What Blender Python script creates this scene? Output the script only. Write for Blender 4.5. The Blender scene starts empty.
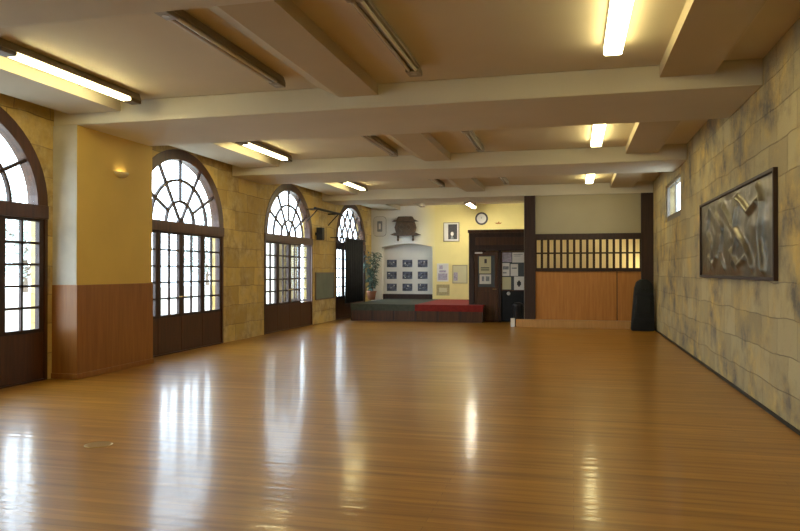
import bpy, bmesh, math, random
from mathutils import Vector, Matrix, noise
random.seed(7)
C = bpy.context.scene.collection
S = bpy.context.scene
h = 1.55                      # eye height: every big size below is a multiple of it
PI = math.pi
YAW = math.radians(13.9)

# ------------------------------------------------------------------ camera, world, exposure
cam = bpy.data.cameras.new('camera'); cam.sensor_width = 36; cam.lens = 31.5
co = bpy.data.objects.new('camera', cam); C.objects.link(co)
co.location = (0, 0, h); co.rotation_euler = (PI/2 + math.radians(0.45), 0, YAW)
S.camera = co
S.view_settings.view_transform = 'Standard'; S.view_settings.look = 'None'
S.view_settings.gamma = 1; S.view_settings.use_curve_mapping = False
S.view_settings.exposure = 1.5
w = bpy.data.worlds.new('world'); S.world = w; w.use_nodes = True
wn = w.node_tree.nodes; bg = wn['Background']
bg.inputs[0].default_value = (0.72, 0.86, 1.0, 1); bg.inputs[1].default_value = 4.6
LAMP_RIGHT, LAMP_LEFT = 6.5, 14.0
LAMP_COL = (1.0, 0.86, 0.42, 1)

def area_portal(loc, rot, sx, sy):
    l = bpy.data.lights.new('portal', 'AREA'); l.shape = 'RECTANGLE'; l.size = sx; l.size_y = sy
    l.cycles.is_portal = True
    o = bpy.data.objects.new('daylight_portal', l); C.objects.link(o); o.location = loc; o.rotation_euler = rot

# ------------------------------------------------------------------ materials
def newmat(name):
    m = bpy.data.materials.new(name); m.use_nodes = True
    nt = m.node_tree; return m, nt, nt.nodes['Principled BSDF']
def nd(nt, t, **kw):
    n = nt.nodes.new(t)
    for k, v in kw.items(): setattr(n, k, v)
    return n
def ramp(nt, stops):
    r = nd(nt, 'ShaderNodeValToRGB')
    while len(r.color_ramp.elements) < len(stops): r.color_ramp.elements.new(0.5)
    for e, (p, c) in zip(r.color_ramp.elements, stops): e.position = p; e.color = (*c, 1)
    return r
def plain(name, col, rough=0.6, metal=0, var=0.08, scale=3, spec=0.5, bump=0, coat=0):
    m, nt, b = newmat(name)
    tc = nd(nt, 'ShaderNodeTexCoord'); nz = nd(nt, 'ShaderNodeTexNoise')
    nz.inputs['Scale'].default_value = scale; nz.inputs['Detail'].default_value = 5
    nt.links.new(tc.outputs['Object'], nz.inputs['Vector'])
    r = ramp(nt, [(0.3, tuple(c*(1-var) for c in col)), (0.7, tuple(min(1, c*(1+var)) for c in col))])
    nt.links.new(nz.outputs['Fac'], r.inputs[0]); nt.links.new(r.outputs[0], b.inputs['Base Color'])
    b.inputs['Roughness'].default_value = rough; b.inputs['Metallic'].default_value = metal
    b.inputs['Specular IOR Level'].default_value = spec; b.inputs['Coat Weight'].default_value = coat
    if bump:
        bp = nd(nt, 'ShaderNodeBump'); bp.inputs['Strength'].default_value = bump; bp.inputs['Distance'].default_value = 0.02
        nt.links.new(nz.outputs['Fac'], bp.inputs['Height']); nt.links.new(bp.outputs[0], b.inputs['Normal'])
    return m
def wood(name, c1, c2, rough=0.4, stretch=(12, 12, 0.8), spec=0.5):
    m, nt, b = newmat(name)
    tc = nd(nt, 'ShaderNodeTexCoord'); mp = nd(nt, 'ShaderNodeMapping'); mp.inputs['Scale'].default_value = stretch
    nz = nd(nt, 'ShaderNodeTexNoise'); nz.inputs['Scale'].default_value = 1.5; nz.inputs['Detail'].default_value = 6; nz.inputs['Roughness'].default_value = 0.6
    nt.links.new(tc.outputs['Object'], mp.inputs[0]); nt.links.new(mp.outputs[0], nz.inputs['Vector'])
    r = ramp(nt, [(0.3, c1), (0.7, c2)])
    nt.links.new(nz.outputs['Fac'], r.inputs[0]); nt.links.new(r.outputs[0], b.inputs['Base Color'])
    b.inputs['Roughness'].default_value = rough; b.inputs['Specular IOR Level'].default_value = spec
    return m
def stone(name, c1, c2, mortar, bw, bh, blotch, blotch2, amount=0.6, rough=0.85, msize=0.012, n2s=3.7, bump=0.7):
    m, nt, b = newmat(name); L = nt.links
    tc = nd(nt, 'ShaderNodeTexCoord'); sp = nd(nt, 'ShaderNodeSeparateXYZ'); cb = nd(nt, 'ShaderNodeCombineXYZ')
    L.new(tc.outputs['Object'], sp.inputs[0])
    ad = nd(nt, 'ShaderNodeMath', operation='ADD'); L.new(sp.outputs['X'], ad.inputs[0]); L.new(sp.outputs['Y'], ad.inputs[1])
    L.new(ad.outputs[0], cb.inputs['X']); L.new(sp.outputs['Z'], cb.inputs['Y'])
    # wobble the joints
    nw = nd(nt, 'ShaderNodeTexNoise'); nw.inputs['Scale'].default_value = 1.3; L.new(tc.outputs['Object'], nw.inputs['Vector'])
    vm = nd(nt, 'ShaderNodeVectorMath', operation='MULTIPLY_ADD'); vm.inputs[1].default_value = (0.17, 0.10, 0)
    L.new(nw.outputs['Color'], vm.inputs[0]); L.new(cb.outputs[0], vm.inputs[2])
    br = nd(nt, 'ShaderNodeTexBrick'); br.offset = 0.43; br.squash = 0.7; br.squash_frequency = 3
    br.inputs['Color1'].default_value = (*c1, 1); br.inputs['Color2'].default_value = (*c2, 1); br.inputs['Mortar'].default_value = (*mortar, 1)
    br.inputs['Scale'].default_value = 1; br.inputs['Mortar Size'].default_value = msize; br.inputs['Mortar Smooth'].default_value = 0.5
    br.inputs['Brick Width'].default_value = bw; br.inputs['Row Height'].default_value = bh
    L.new(vm.outputs[0], br.inputs['Vector'])
    n1 = nd(nt, 'ShaderNodeTexNoise'); n1.inputs['Scale'].default_value = 1.1; n1.inputs['Detail'].default_value = 8; n1.inputs['Roughness'].default_value = 0.68
    L.new(tc.outputs['Object'], n1.inputs['Vector'])
    r1 = ramp(nt, [(0.42, (0, 0, 0)), (0.60, (1, 1, 1))]); L.new(n1.outputs['Fac'], r1.inputs[0])
    n2 = nd(nt, 'ShaderNodeTexNoise'); n2.inputs['Scale'].default_value = n2s; n2.inputs['Detail'].default_value = 8; n2.inputs['Roughness'].default_value = 0.7
    L.new(tc.outputs['Object'], n2.inputs['Vector'])
    bc = nd(nt, 'ShaderNodeMix', data_type='RGBA'); bc.inputs[6].default_value = (*blotch, 1); bc.inputs[7].default_value = (*blotch2, 1)
    r2 = ramp(nt, [(0.4, (0, 0, 0)), (0.6, (1, 1, 1))]); L.new(n2.outputs['Fac'], r2.inputs[0]); L.new(r2.outputs[0], bc.inputs[0])
    ml = nd(nt, 'ShaderNodeMath', operation='MULTIPLY'); ml.inputs[1].default_value = amount; L.new(r1.outputs[0], ml.inputs[0])
    mx = nd(nt, 'ShaderNodeMix', data_type='RGBA'); L.new(ml.outputs[0], mx.inputs[0]); L.new(br.outputs['Color'], mx.inputs[6]); L.new(bc.outputs[2], mx.inputs[7])
    L.new(mx.outputs[2], b.inputs['Base Color'])
    b.inputs['Roughness'].default_value = rough
    bp = nd(nt, 'ShaderNodeBump'); bp.inputs['Strength'].default_value = bump; bp.inputs['Distance'].default_value = 0.03
    am = nd(nt, 'ShaderNodeMath', operation='SUBTRACT'); L.new(n2.outputs['Fac'], am.inputs[0]); L.new(br.outputs['Fac'], am.inputs[1])
    L.new(am.outputs[0], bp.inputs['Height']); L.new(bp.outputs[0], b.inputs['Normal'])
    return m
def emit(name, col, s):
    m, nt, b = newmat(name)
    b.inputs['Base Color'].default_value = (0.9, 0.9, 0.85, 1)
    b.inputs['Emission Color'].default_value = col; b.inputs['Emission Strength'].default_value = s
    return m
def floor_mat():
    m, nt, b = newmat('varnished_floorboards'); L = nt.links
    tc = nd(nt, 'ShaderNodeTexCoord')
    br = nd(nt, 'ShaderNodeTexBrick'); br.offset = 0.37; br.offset_frequency = 2
    br.inputs['Color1'].default_value = (0.44, 0.21, 0.028, 1); br.inputs['Color2'].default_value = (0.35, 0.16, 0.019, 1); br.inputs['Mortar'].default_value = (0.22, 0.09, 0.015, 1)
    br.inputs['Scale'].default_value = 1; br.inputs['Mortar Size'].default_value = 0.0015; br.inputs['Brick Width'].default_value = 2.4; br.inputs['Row Height'].default_value = 0.085
    L.new(tc.outputs['Object'], br.inputs['Vector'])
    mp = nd(nt, 'ShaderNodeMapping'); mp.inputs['Scale'].default_value = (0.5, 9, 1); L.new(tc.outputs['Object'], mp.inputs[0])
    nz = nd(nt, 'ShaderNodeTexNoise'); nz.inputs['Scale'].default_value = 1.6; nz.inputs['Detail'].default_value = 7; L.new(mp.outputs[0], nz.inputs['Vector'])
    r = ramp(nt, [(0.3, (0.66, 0.60, 0.54)), (0.62, (1.08, 1.08, 1.06))]); L.new(nz.outputs['Fac'], r.inputs[0])
    mx = nd(nt, 'ShaderNodeMix', data_type='RGBA', blend_type='MULTIPLY'); mx.inputs[0].default_value = 1
    L.new(br.outputs['Color'], mx.inputs[6]); L.new(r.outputs[0], mx.inputs[7]); L.new(mx.outputs[2], b.inputs['Base Color'])
    n3 = nd(nt, 'ShaderNodeTexNoise'); n3.inputs['Scale'].default_value = 0.9; n3.inputs['Detail'].default_value = 6; L.new(tc.outputs['Object'], n3.inputs['Vector'])
    rr = nd(nt, 'ShaderNodeMapRange'); rr.inputs[3].default_value = 0.30; rr.inputs[4].default_value = 0.42
    L.new(n3.outputs['Fac'], rr.inputs[0]); L.new(rr.outputs[0], b.inputs['Roughness'])
    b.inputs['Specular IOR Level'].default_value = 0.22; b.inputs['Coat Weight'].default_value = 0.42; b.inputs['Coat Roughness'].default_value = 0.13
    bp = nd(nt, 'ShaderNodeBump'); bp.inputs['Strength'].default_value = 0.05; bp.inputs['Distance'].default_value = 0.004
    sb = nd(nt, 'ShaderNodeMath', operation='SUBTRACT'); L.new(nz.outputs['Fac'], sb.inputs[0]); L.new(br.outputs['Fac'], sb.inputs[1])
    L.new(sb.outputs[0], bp.inputs['Height']); L.new(bp.outputs[0], b.inputs['Normal'])
    # faint cupping of the boards, which draws reflections out lengthwise
    mp2 = nd(nt, 'ShaderNodeMapping'); mp2.inputs['Scale'].default_value = (0.35, 11, 1); L.new(tc.outputs['Object'], mp2.inputs[0])
    n4 = nd(nt, 'ShaderNodeTexNoise'); n4.inputs['Scale'].default_value = 1; n4.inputs['Detail'].default_value = 2; L.new(mp2.outputs[0], n4.inputs['Vector'])
    b2 = nd(nt, 'ShaderNodeBump'); b2.inputs['Strength'].default_value = 1; b2.inputs['Distance'].default_value = 0.0035
    L.new(n4.outputs['Fac'], b2.inputs['Height']); L.new(b2.outputs[0], b.inputs['Coat Normal'])
    return m
def glass_mat():
    m, nt, b = newmat('window_glass'); L = nt.links
    tr = nd(nt, 'ShaderNodeBsdfTransparent'); tr.inputs[0].default_value = (0.95, 0.97, 0.97, 1)
    gl = nd(nt, 'ShaderNodeBsdfGlossy'); gl.inputs['Roughness'].default_value = 0.03
    lw = nd(nt, 'ShaderNodeLayerWeight'); pw = nd(nt, 'ShaderNodeMath', operation='POWER'); pw.inputs[1].default_value = 4
    ma = nd(nt, 'ShaderNodeMath', operation='MULTIPLY_ADD'); ma.inputs[1].default_value = .5; ma.inputs[2].default_value = .03
    L.new(lw.outputs['Facing'], pw.inputs[0]); L.new(pw.outputs[0], ma.inputs[0])
    mx = nd(nt, 'ShaderNodeMixShader'); L.new(ma.outputs[0], mx.inputs[0]); L.new(tr.outputs[0], mx.inputs[1]); L.new(gl.outputs[0], mx.inputs[2])
    L.new(mx.outputs[0], nt.nodes['Material Output'].inputs[0]); return m

M = dict(
    floor=floor_mat(), glass=glass_mat(),
    ceiling=plain('cream_ceiling_paint', (0.60, 0.52, 0.385), 0.75, var=0.04, scale=1),
    ceilbox=plain('tan_ceiling_paint', (0.50, 0.41, 0.26), 0.75, var=0.04, scale=1),
    beam=plain('pale_beam_paint', (0.62, 0.57, 0.45), 0.75, var=0.04, scale=1),
    ochre=plain('ochre_wall_paint', (0.68, 0.48, 0.125), 0.7, var=0.05, scale=1.5),
    yellow=plain('pale_yellow_wall_paint', (0.84, 0.73, 0.32), 0.75, var=0.05, scale=1.5),
    white=plain('white_wall_paint', (0.80, 0.79, 0.76), 0.75, var=0.05, scale=1.5),
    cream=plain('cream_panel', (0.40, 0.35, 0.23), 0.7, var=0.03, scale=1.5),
    stoneL=stone('yellow_ashlar', (0.68, 0.49, 0.15), (0.44, 0.30, 0.09), (0.26, 0.17, 0.07), 0.95, 0.42, (0.62, 0.52, 0.30), (0.27, 0.19, 0.09), 0.7, msize=.008),
    stoneR=stone('mottled_rubble_stone', (0.47, 0.385, 0.21), (0.34, 0.27, 0.145), (0.29, 0.235, 0.15), 0.66, 0.37, (0.13, 0.115, 0.10), (0.58, 0.40, 0.13), 0.95, msize=.005, n2s=1.5, bump=1.0),
    palestone=plain('pale_plaster', (0.56, 0.53, 0.46), 0.85, var=0.12, scale=2.5, bump=0.3),
    mahog=wood('mahogany', (0.040, 0.014, 0.006), (0.095, 0.034, 0.012), 0.42),
    dark=wood('dark_oak', (0.020, 0.009, 0.006), (0.045, 0.018, 0.011), 0.55),
    orange=wood('honey_wood', (0.40, 0.16, 0.035), (0.52, 0.23, 0.06), 0.42),
    wains=wood('wainscot_wood', (0.25, 0.095, 0.018), (0.36, 0.15, 0.032), 0.4),
    skirt=wood('pale_wood', (0.46, 0.24, 0.08), (0.58, 0.32, 0.12), 0.4),
    black=plain('black_cloth', (0.012, 0.013, 0.016), 0.85, var=0.3, scale=6),
    blackgreen=plain('black_green_canvas', (0.006, 0.009, 0.010), 0.75, var=0.25, scale=8),
    iron=plain('black_iron', (0.02, 0.02, 0.02), 0.5, 0.6),
    grey=plain('grey_metal', (0.30, 0.27, 0.22), 0.45, 0.3),
    greyd=plain('dull_grey_metal', (0.17, 0.14, 0.11), 0.5, 0.3),
    glasst=plain('dead_tube_glass', (0.62, 0.58, 0.52), 0.15, var=0.02),
    red=plain('red_carpet', (0.20, 0.013, 0.008), 0.95, var=0.2, scale=10, bump=0.3),
    greycarpet=plain('grey_green_carpet', (0.055, 0.062, 0.045), 0.95, var=0.2, scale=10, bump=0.3),
    paper=plain('white_paper', (0.75, 0.74, 0.72), 0.8, var=0.02),
    papery=plain('cream_paper', (0.62, 0.58, 0.36), 0.8, var=0.04),
    paperv=plain('lilac_print', (0.40, 0.36, 0.46), 0.8, var=0.35, scale=25),
    papert=plain('tan_print', (0.42, 0.36, 0.18), 0.8, var=0.25, scale=15),
    ink=plain('dark_ink', (0.06, 0.06, 0.07), 0.7, var=0.3, scale=30),
    greyink=plain('grey_ink', (0.25, 0.27, 0.30), 0.7, var=0.4, scale=30),
    photo=plain('blue_grey_photograph', (0.09, 0.10, 0.15), 0.4, var=0.95, scale=9),
    carved=wood('carved_walnut', (0.05, 0.028, 0.014), (0.14, 0.08, 0.035), 0.5, stretch=(6, 6, 6)),
    behind=plain('pale_back_wall', (0.84, 0.74, 0.58), 0.7, var=0.04, scale=2),
    board=plain('grey_green_board', (0.16, 0.18, 0.14), 0.8, var=0.1),
    bronze=plain('hammered_bronze', (0.13, 0.105, 0.065), 0.30, 0.6, var=0.35, scale=5),
    leaf=plain('blue_green_leaf', (0.10, 0.17, 0.14), 0.5, var=0.4, scale=5),
    leafo=plain('garden_leaf', (0.40, 0.45, 0.42), 0.8, var=0.3, scale=4),
    bark=plain('bark', (0.14, 0.10, 0.07), 0.9, var=0.3, scale=8, bump=0.5),
    clay=plain('terracotta', (0.35, 0.14, 0.07), 0.8),
    soil=plain('soil', (0.05, 0.035, 0.025), 1.0, var=0.4, scale=20),
    gravel=plain('gravel', (0.42, 0.40, 0.36), 0.95, var=0.2, scale=25, bump=0.4),
    facade=plain('pale_render', (0.62, 0.60, 0.55), 0.9, var=0.1),
    pane=plain('dark_pane', (0.08, 0.10, 0.12), 0.1),
    brass=plain('brass', (0.55, 0.38, 0.14), 0.3, 0.9),
    rubbish=plain('black_plastic', (0.015, 0.015, 0.017), 0.35, var=0.1),
    sconce=plain('frosted_sconce', (0.80, 0.72, 0.5), 0.5, var=0.02),
    lamp=emit('lit_diffuser', LAMP_COL, LAMP_RIGHT), lampl=emit('lit_tube', LAMP_COL, LAMP_LEFT),
    bulb=emit('lit_bulb', (1.0, 0.78, 0.45, 1), 5.0), bulb2=emit('lit_globe', (1.0, 0.84, 0.36, 1), 22.0),
)

# ------------------------------------------------------------------ helpers
def at(u, y, Y=None, X=None):
    """the point of the plane Y=.. or X=.. (in eye heights) that a line of sight meets"""
    xt = (u - 400) / 700; d = (xt*math.cos(YAW) - math.sin(YAW), math.cos(YAW) + xt*math.sin(YAW), (271 - y) / 700)
    k = Y / d[1] if Y is not None else X / d[0]
    return Vector((d[0]*k*h, d[1]*k*h, (1 + d[2]*k)*h))
class MB:
    def __init__(s): s.bm = bmesh.new()
    def box(s, x0, x1, y0, y1, z0, z1):
        v = [s.bm.verts.new((x, y, z)) for x in (x0, x1) for y in (y0, y1) for z in (z0, z1)]
        for f in ((0,1,3,2),(4,6,7,5),(0,4,5,1),(2,3,7,6),(0,2,6,4),(1,5,7,3)): s.bm.faces.new([v[i] for i in f])
        return s
    def prism(s, pts, axis, a, b):
        """closed 2-D outline extruded along axis from a to b (outline in the two other axes, in order)"""
        def p(q, t): l = list(q); l.insert('XYZ'.index(axis), t); return s.bm.verts.new(l)
        A = [p(q, a) for q in pts]; B = [p(q, b) for q in pts]; n = len(pts)
        fs = [s.bm.faces.new(A), s.bm.faces.new(B[::-1])]
        for i in range(n): s.bm.faces.new((A[i], B[i], B[(i+1)%n], A[(i+1)%n]))
        bmesh.ops.triangulate(s.bm, faces=fs); return s
    def band(s, A, B, axis, a, b):
        """solid between two polylines of equal length, extruded along axis"""
        def p(q, t): l = list(q); l.insert('XYZ'.index(axis), t); return s.bm.verts.new(l)
        rows = [[p(A[i], a), p(B[i], a), p(B[i], b), p(A[i], b)] for i in range(len(A))]
        for i in range(len(A)-1):
            for k in range(4): s.bm.faces.new((rows[i][k], rows[i][(k+1)%4], rows[i+1][(k+1)%4], rows[i+1][k]))
        s.bm.faces.new(rows[0][::-1]); s.bm.faces.new(rows[-1]); return s
    def strip(s, pts, wd, axis, a, b):
        """bar of width wd along a polyline in the plane across axis, from a to b deep"""
        n = len(pts); L, R = [], []
        for i in range(n):
            p0 = Vector(pts[max(0, i-1)]); p1 = Vector(pts[min(n-1, i+1)]); t = (p1-p0).normalized(); nn = Vector((-t.y, t.x))*wd/2
            q = Vector(pts[i]); L.append(q+nn); R.append(q-nn)
        def p(q, t): l = list(q); l.insert('XYZ'.index(axis), t); return s.bm.verts.new(l)
        rows = [[p(L[i], a), p(R[i], a), p(R[i], b), p(L[i], b)] for i in range(n)]
        for i in range(n-1):
            for k in range(4): s.bm.faces.new((rows[i][k], rows[i][(k+1)%4], rows[i+1][(k+1)%4], rows[i+1][k]))
        s.bm.faces.new(rows[0][::-1]); s.bm.faces.new(rows[-1]); return s
    def tube(s, pts, rad, seg=10):
        pts = [Vector(p) for p in pts]; n = len(pts); rings = []
        if not isinstance(rad, (list, tuple)): rad = [rad]*n
        for i in range(n):
            t = (pts[min(n-1, i+1)] - pts[max(0, i-1)]).normalized()
            u = t.orthogonal().normalized() if abs(t.z) > 0.9 else t.cross(Vector((0,0,1))).normalized(); v = t.cross(u)
            rings.append([s.bm.verts.new(pts[i] + (u*math.cos(2*PI*k/seg) + v*math.sin(2*PI*k/seg))*rad[i]) for k in range(seg)])
        for i in range(n-1):
            for k in range(seg): s.bm.faces.new((rings[i][k], rings[i][(k+1)%seg], rings[i+1][(k+1)%seg], rings[i+1][k]))
        s.bm.faces.new(rings[0][::-1]); s.bm.faces.new(rings[-1]); return s
    def lathe(s, prof, seg=24, c=(0,0,0)):
        rings = [[s.bm.verts.new((c[0]+r*math.cos(2*PI*k/seg), c[1]+r*math.sin(2*PI*k/seg), c[2]+z)) for k in range(seg)] for r, z in prof]
        for i in range(len(rings)-1):
            for k in range(seg): s.bm.faces.new((rings[i][k], rings[i][(k+1)%seg], rings[i+1][(k+1)%seg], rings[i+1][k]))
        s.bm.faces.new(rings[0][::-1]); s.bm.faces.new(rings[-1]); return s
    def build(s, name, mat, parent=None, loc=(0,0,0), bevel=0, smooth=False):
        bmesh.ops.recalc_face_normals(s.bm, faces=s.bm.faces)
        me = bpy.data.meshes.new(name); s.bm.to_mesh(me); s.bm.free()
        me.materials.append(M[mat] if isinstance(mat, str) else mat)
        if smooth:
            for p in me.polygons: p.use_smooth = True
        o = bpy.data.objects.new(name, me); C.objects.link(o); o.location = loc
        if parent: o.parent = parent
        if bevel:
            bv = o.modifiers.new('bevel', 'BEVEL'); bv.width = bevel; bv.segments = 2; bv.limit_method = 'ANGLE'
        return o
def box(*a): return MB().box(*a)
def thing(name, label, cat, loc=(0,0,0), rotz=0, group=None):
    o = bpy.data.objects.new(name, None); C.objects.link(o); o.location = loc; o.rotation_euler = (0, 0, rotz); o.empty_display_size = 0.2
    o['label'] = label; o['category'] = cat
    if group: o['group'] = group
    return o
def tag(o, label, cat, group=None):
    o['label'] = label; o['category'] = cat
    if group: o['group'] = group
    return o
def struct(o, label, cat=None):
    o['kind'] = 'structure'; o['label'] = label; o['category'] = cat or 'structure'; return o

# ------------------------------------------------------------------ main sizes (in eye heights)
XL, XR, YB, YF, YP, YV = -4.72, 1.345, -2.2, 16.2, 12.8, 13.8
HC, HB, HD = 2.55, 2.354, 2.457       # ceiling, beam soffit, dropped box soffit
BAY = 3.42; W0 = 4.38                 # window centres
WH, WB, WS = 1.048, 0.90, 1.60        # half width, arch rise, springing
centres = [W0 + .07] + [W0 + BAY*i for i in range(1, 4)] + [W0 - BAY]
BEAMS = [(2.1, 3.25), (5.57, 6.72), (9.1, 10.15), (12.78, 13.7)]
def ell(a, b, n=28, t0=0, t1=PI): return [(a*math.cos(t0+(t1-t0)*i/n), b*math.sin(t0+(t1-t0)*i/n)) for i in range(n+1)]

# floor, ceiling
struct(box((XL-.4)*h, (XR+.4)*h, YB*h, (YF+.3)*h, -0.2, 0).build('floor', 'floor'), 'polished honey brown wooden floorboards running across the hall', 'floor')
struct(box((XL-.4)*h, (XR+.4)*h, YB*h, (YF+.3)*h, HC*h, HC*h+0.25).build('ceiling', 'ceiling'), 'cream painted ceiling between the cross beams', 'ceiling')
names = ['cross beam over the near end of the hall', 'wide nearest cream cross beam meeting the ochre pilaster', 'second cream cross beam between two bays of lamps', 'farthest cream cross beam above the wooden partition']
for i, (a, b) in enumerate(BEAMS):
    struct(box(XL*h, XR*h, a*h, b*h, HB*h, HC*h).build('trim_%d' % (i+1), 'beam', bevel=0.015), names[i], 'beam')
bays = [(YB, 2.1), (3.25, 5.57), (6.72, 9.1), (10.15, 12.78), (13.7, YF)]
k = 5
for i, (a, b) in enumerate(bays):
    if i < 4:
        struct(box(.633*h, 1.015*h, a*h, b*h, HD*h, HC*h).build('trim_%d' % k, 'ceilbox'), ['dropped tan ceiling box by the stone wall, near end', 'largest dropped tan ceiling box near the right stone wall', 'middle dropped tan ceiling box near the right stone wall', 'farthest dropped tan ceiling box near the right stone wall'][i], 'ceiling box'); k += 1
        struct(MB().prism([(-2.09*h, HC*h), (-1.90*h, HD*h), (-1.565*h, HD*h), (-1.565*h, HC*h)], 'Y', a*h, b*h).build('trim_%d' % k, 'ceilbox'), ['slim lengthwise ceiling beam, near end', 'slim lengthwise ceiling beam between the dead lamps in the nearest bay', 'slim lengthwise ceiling beam in the second bay', 'slim lengthwise ceiling beam in the third bay'][i], 'beam'); k += 1
    struct(box(-4.55*h, -4.0*h, a*h, b*h, HD*h, HC*h).build('trim_%d' % k, 'beam'), 'dropped ceiling edge above the arched windows, bay %s' % ['behind the first beam', 'nearest the camera', 'second from the camera', 'third from the camera', 'over the stage'][i], 'ceiling box'); k += 1

# left wall with arched openings
m = MB(); T0, T1 = (XL*h - 0.28), XL*h
cs = sorted(centres); prev = YB
for c in cs:
    m.box(T0, T1, prev*h, (c-WH)*h, 0, HC*h); prev = c + WH
    arc = [((c+x)*h, (WS+z)*h) for x, z in ell(WH, WB)]
    m.band([(y, HC*h) for y, z in arc], arc, 'X', T0, T1)
m.box(T0, T1, prev*h, YF*h, 0, HC*h)
struct(m.build('wall_left', 'stoneL'), 'yellow ashlar stone wall with tall arched windows', 'wall')
# right wall with a high window opening
m = MB(); RW = (9.62, 11.15, 1.72, 2.27)
m.box(XR*h, XR*h+.22, YB*h, RW[0]*h, 0, HC*h); m.box(XR*h, XR*h+.22, RW[1]*h, YF*h, 0, HC*h)
m.box(XR*h, XR*h+.22, RW[0]*h, RW[1]*h, RW[3]*h, HC*h)
m.box(XR*h, XR*h+.22, RW[0]*h, RW[1]*h, 0, RW[2]*h)
struct(m.build('wall_right', 'stoneR'), 'mottled brown and cream stone wall with the framed relief', 'wall')
struct(box(XL*h-.55, XR*h+.5, YB*h-.3, YB*h, 0, HC*h).build('wall_back', 'ochre'), 'plain wall closing the near end of the hall', 'wall')
struct(box(XR*h-.02, XR*h, YB*h, 12.7*h, 0, 0.035).build('baseboard_right', 'iron'), 'thin dark skirting along the right stone wall', 'baseboard')
# far wall: white left half with the arched niche, yellow right half
NI = [at(382, 247, Y=YF), at(432.5, 301, Y=YF)]; nx0, nx1 = NI[0].x, NI[1].x; nz0, nz1 = NI[1].z, NI[0].z
yw = at(424, 0, Y=YF).x
m = MB(); Y0, Y1 = YF*h, YF*h+.35
arc = [(nx1 - (nx1-nx0)*i/12, nz1 + 0.12*math.sin(PI*i/12)) for i in range(13)]
m.box(XL*h, nx0, Y0, Y1, 0, HC*h).box(nx1, yw+1.0, Y0, Y1, 0, HC*h).box(nx0, nx1, Y0, Y1, 0, nz0)
m.band([(x, HC*h) for x, z in arc], arc, 'Y', Y0, Y1)
wf = struct(m.build('wall_far', 'white'), 'far wall behind the stage with an arched niche, white turning yellow', 'wall')
M['farwall'], nt, b_ = newmat('white_and_yellow_wall_paint')
tc = nd(nt, 'ShaderNodeTexCoord'); sp = nd(nt, 'ShaderNodeSeparateXYZ'); mr = nd(nt, 'ShaderNodeMapRange')
mr.inputs[1].default_value = yw-.35; mr.inputs[2].default_value = yw+.45
rp = ramp(nt, [(0, (0.82, 0.81, 0.76)), (1, (0.84, 0.73, 0.32))])
nt.links.new(tc.outputs['Object'], sp.inputs[0]); nt.links.new(sp.outputs[0], mr.inputs[0]); nt.links.new(mr.outputs[0], rp.inputs[0]); nt.links.new(rp.outputs[0], b_.inputs['Base Color'])
b_.inputs['Roughness'].default_value = .75
wf.data.materials[0] = M['farwall']
struct(box(nx0-.1, nx1+.1, Y1, Y1+.05, nz0-.1, nz1+.2).build('wall_niche', 'white'), 'white back of the arched niche', 'wall')
struct(box(yw+1.0, XR*h, Y0, Y1, 0, HC*h).build('wall_far_right', 'yellow'), 'yellow stretch of the far wall above the entrance', 'wall')

# pilaster
PX = -4.459
p = thing('trim_30', 'square ochre pilaster with wooden wainscot between the first two windows', 'pilaster', (XL*h, 0, 0)); p['kind'] = 'structure'
box(0, (PX-XL)*h, 5.57*h, 6.76*h, 0.87*h, HB*h).build('shaft', 'ochre', p)
box(0, (PX-XL)*h+.02, 5.57*h-.02, 6.76*h+.005, 0, 0.87*h).build('wainscot', 'wains', p, bevel=.006)
box(0, (PX-XL)*h+.035, 5.57*h-.035, 6.76*h+.01, 0, 0.05*h).build('skirting', 'wains', p, bevel=.006)
box(-.0, (PX-XL)*h-.004, 5.57*h-.006, 5.57*h, 0.87*h+.001, HB*h-.001).build('side_face', 'palestone', p)

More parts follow.
